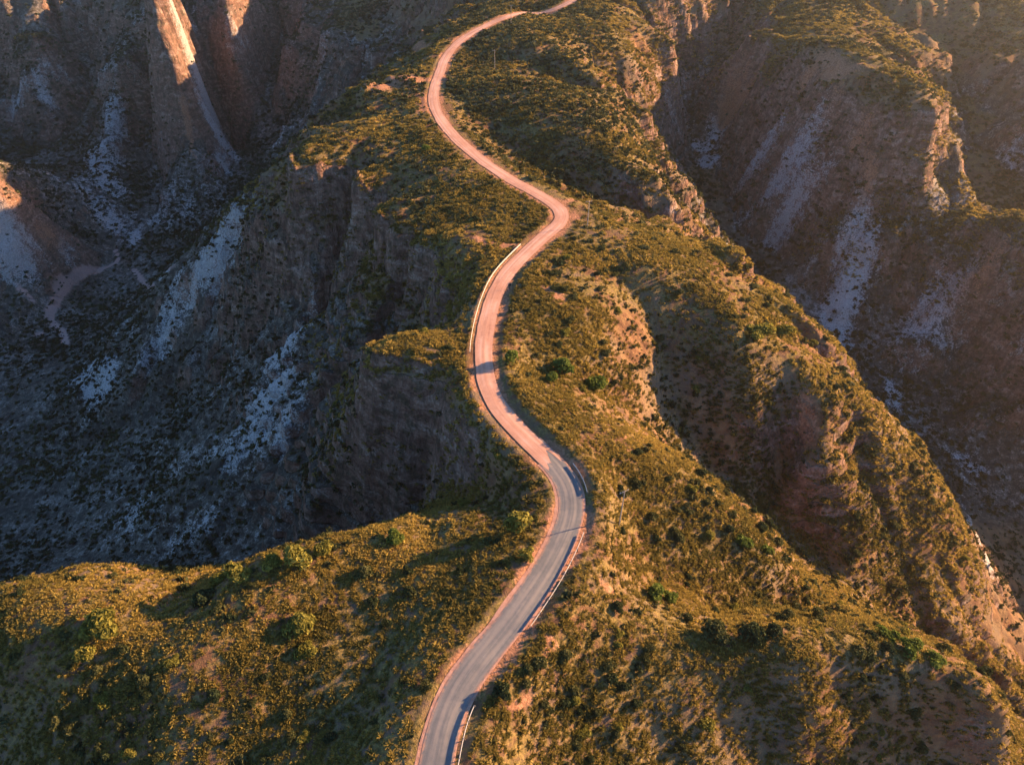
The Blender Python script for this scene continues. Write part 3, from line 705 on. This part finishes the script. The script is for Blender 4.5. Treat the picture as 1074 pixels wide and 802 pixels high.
# one low-detail shrub and one grass hummock, repeated
def low_shrub(seed, n=30, tall=.75, size=.34):
    rs = np.random.default_rng(seed); bl = [(rs.normal() * .3, rs.normal() * .3, tall * .4, .55) for _ in range(4)]
    return cards(n, 1, 0, tall, size, rs, bl)
def hummock(seed, n=44):
    rs = np.random.default_rng(seed); a = rs.random(n) * 6.283; e = np.arccos(rs.random(n) * .95); l = .75 + .45 * rs.random(n)
    d = np.stack([np.cos(a) * np.sin(e), np.sin(a) * np.sin(e), np.cos(e) * .72], 1)
    t = np.cross(d, rs.normal(size=(n, 3))); t /= np.linalg.norm(t, axis=1)[:, None]
    w = .13; b = d * .12
    v = np.stack([b - t * w * .7, b + t * w * .7, d * l[:, None] + t * w * .5, d * l[:, None] - t * w * .5], 1).reshape(-1, 3)
    return v, np.arange(4 * n).reshape(-1, 4), np.repeat(rs.random(n), 4)
def mass(name, shapes, x, y, z, rad, hs, seed, mat, label, cat):
    rs = np.random.default_rng(seed); V = []; Qs = []; Ts = []; base = 0; pick = rs.integers(0, len(shapes), len(x)); nat = np.clip(.45 * rs.random(len(x)) + .55 * (.5 + 1.1 * fbm(x, y, 24, 3, seed + 60)), 0, 1)
    for i, (v, q, t) in enumerate(shapes):
        k = np.where(pick == i)[0]; a = rs.random(len(k)) * 6.283; ca, sa = np.cos(a)[:, None], np.sin(a)[:, None]
        w = np.stack([(v[:, 0] * ca - v[:, 1] * sa) * rad[k, None] + x[k, None], (v[:, 0] * sa + v[:, 1] * ca) * rad[k, None] + y[k, None], v[:, 2] * (rad * hs)[k, None] + z[k, None]], -1)
        V.append(w.reshape(-1, 3)); Qs.append((q[None] + (np.arange(len(k)) * len(v))[:, None, None]).reshape(-1, 4) + base); base += len(k) * len(v)
        Ts.append((t[None] * .3 + nat[k, None] * .7).ravel())
    o = bpy.data.objects.new(name, np_mesh(name, np.vstack(V), np.vstack(Qs), np.concatenate(Ts), mat)); C.objects.link(o)
    o['kind'] = 'stuff'; o['label'] = label; o['category'] = cat; return o
LOW = [low_shrub(300 + i) for i in range(5)]; FAR = [low_shrub(320 + i, 14, .8, .5) for i in range(4)]; HUM = [hummock(340 + i) for i in range(5)]
mass('scrub', LOW, x[rest], y[rest], z[rest] - .05, rad[rest], np.ones(len(rest)), 5, MAT_SCRUB, 'low dark scrub scattered over the top of the ridge', 'scrub')
# hummock grass over the tops
x, y, z, r = scatter(700000, -240, 240, 25, 500, 211, 60)
p_ = (.14 + .34 * sstep(120, 95, y) + (.80 - .30 * sstep(120, 95, y)) * sstep(-.25, .28, fbm(x, y, 14, 4, 215))) * (1 - .93 * sample_mask(bare_and_lit, x, y)) * np.maximum(np.maximum(sstep(2.6, 1.4, sample_mask(steep, x, y)), .25), .8 * sstep(110, 100, y)) * np.maximum(sstep(-60, -25, z), np.maximum(.9 * (x > 40) * sstep(-80, -60, z), sstep(105, 90, y)))
p_ *= np.clip(1.35 - y / 300, .3, 1) * np.where(y > 330, sstep(-50, -20, z), 1)
k = r.random(len(x)) < p_; x, y, z = x[k], y[k], z[k]
mass('hummock_grass', HUM, x, y, z - .06, (.30 + .55 * r.random(len(x)) ** 1.6) * (1 + y / 500), .65 + .5 * r.random(len(x)), 6, MAT_SPIN, 'tussocks of dry golden hummock grass covering the ridge tops', 'grass')
# scrub on the canyon sides
x, y, z, r = scatter(700000, -560, 480, 60, 760, 221)
p_ = (.18 + .82 * sstep(-.3, .35, fbm(x, y, 30, 4, 225))) * (1 - .35 * sample_mask(scree, x, y)) * (1 - sample_mask(track, x, y)) * (1 - .8 * sample_mask(bare_and_lit, x, y)) * np.maximum(sstep(3.2, 1.8, sample_mask(steep, x, y)), .35)
p_ *= np.where((z > -20) & (y < 250), .25, 1.0) * .40
k = r.random(len(x)) < p_; x, y, z = x[k], y[k], z[k]
mass('canyon_scrub', FAR, x, y, z - .1, (.4 + 1.1 * r.random(len(x)) ** 2.5) * (.8 + y / 900), np.ones(len(x)), 7, MAT_SCRUB, 'dark scrub speckling the canyon sides and floor', 'scrub')

print('STUFF', [(o.name, len(o.data.polygons)) for o in C.objects if o.get('kind') == 'stuff'])
# ------------------------------------------------------------------ light and air
AZ, EL = R(18), R(16.5)                               # sun to the right and a little beyond the ridge
sun = bpy.data.objects.new('sun', bpy.data.lights.new('sun', 'SUN')); C.objects.link(sun)
sun.data.energy = 5.0; sun.data.angle = R(.6); sun.data.color = (1.0, .62, .33)
from mathutils import Vector
dirv = Vector((math.cos(AZ) * math.cos(EL), math.sin(AZ) * math.cos(EL), math.sin(EL)))
sun.rotation_euler = dirv.to_track_quat('Z', 'Y').to_euler()
w = bpy.data.worlds.new('World'); S.world = w; w.use_nodes = True
nt = w.node_tree; bg = nt.nodes['Background']; sky = nt.nodes.new('ShaderNodeTexSky'); sky.sky_type = 'NISHITA'; sky.sun_disc = False
sky.sun_elevation = EL; sky.sun_rotation = R(90) - AZ; sky.altitude = 200; sky.dust_density = .1; sky.ozone_density = 6.0
nt.links.new(sky.outputs[0], bg.inputs[0]); bg.inputs[1].default_value = .078
hb = MB(); lo = float(ZZ.min()) - 1; hb.box((0, 0, (lo + 135) / 2), (5600, 5600, 135 - lo))
hz = NT('evening_haze'); vol = hz.a('VolumePrincipled', {'Color': (.98, .90, .76, 1), 'Density': .00018, 'Anisotropy': .85}); hz.t.links.new(vol.outputs[0], hz.out.inputs['Volume'])
ho = hb.build('haze', hz.m); ho['kind'] = 'stuff'; ho['label'] = 'thin warm evening haze filling the canyon air'; ho['category'] = 'haze'

vs = S.view_settings; vs.view_transform = 'Standard'; vs.look = 'None'; vs.exposure = 2.15; vs.gamma = 1
S.render.engine = 'CYCLES'; S.render.resolution_x = 1024; S.render.resolution_y = 764
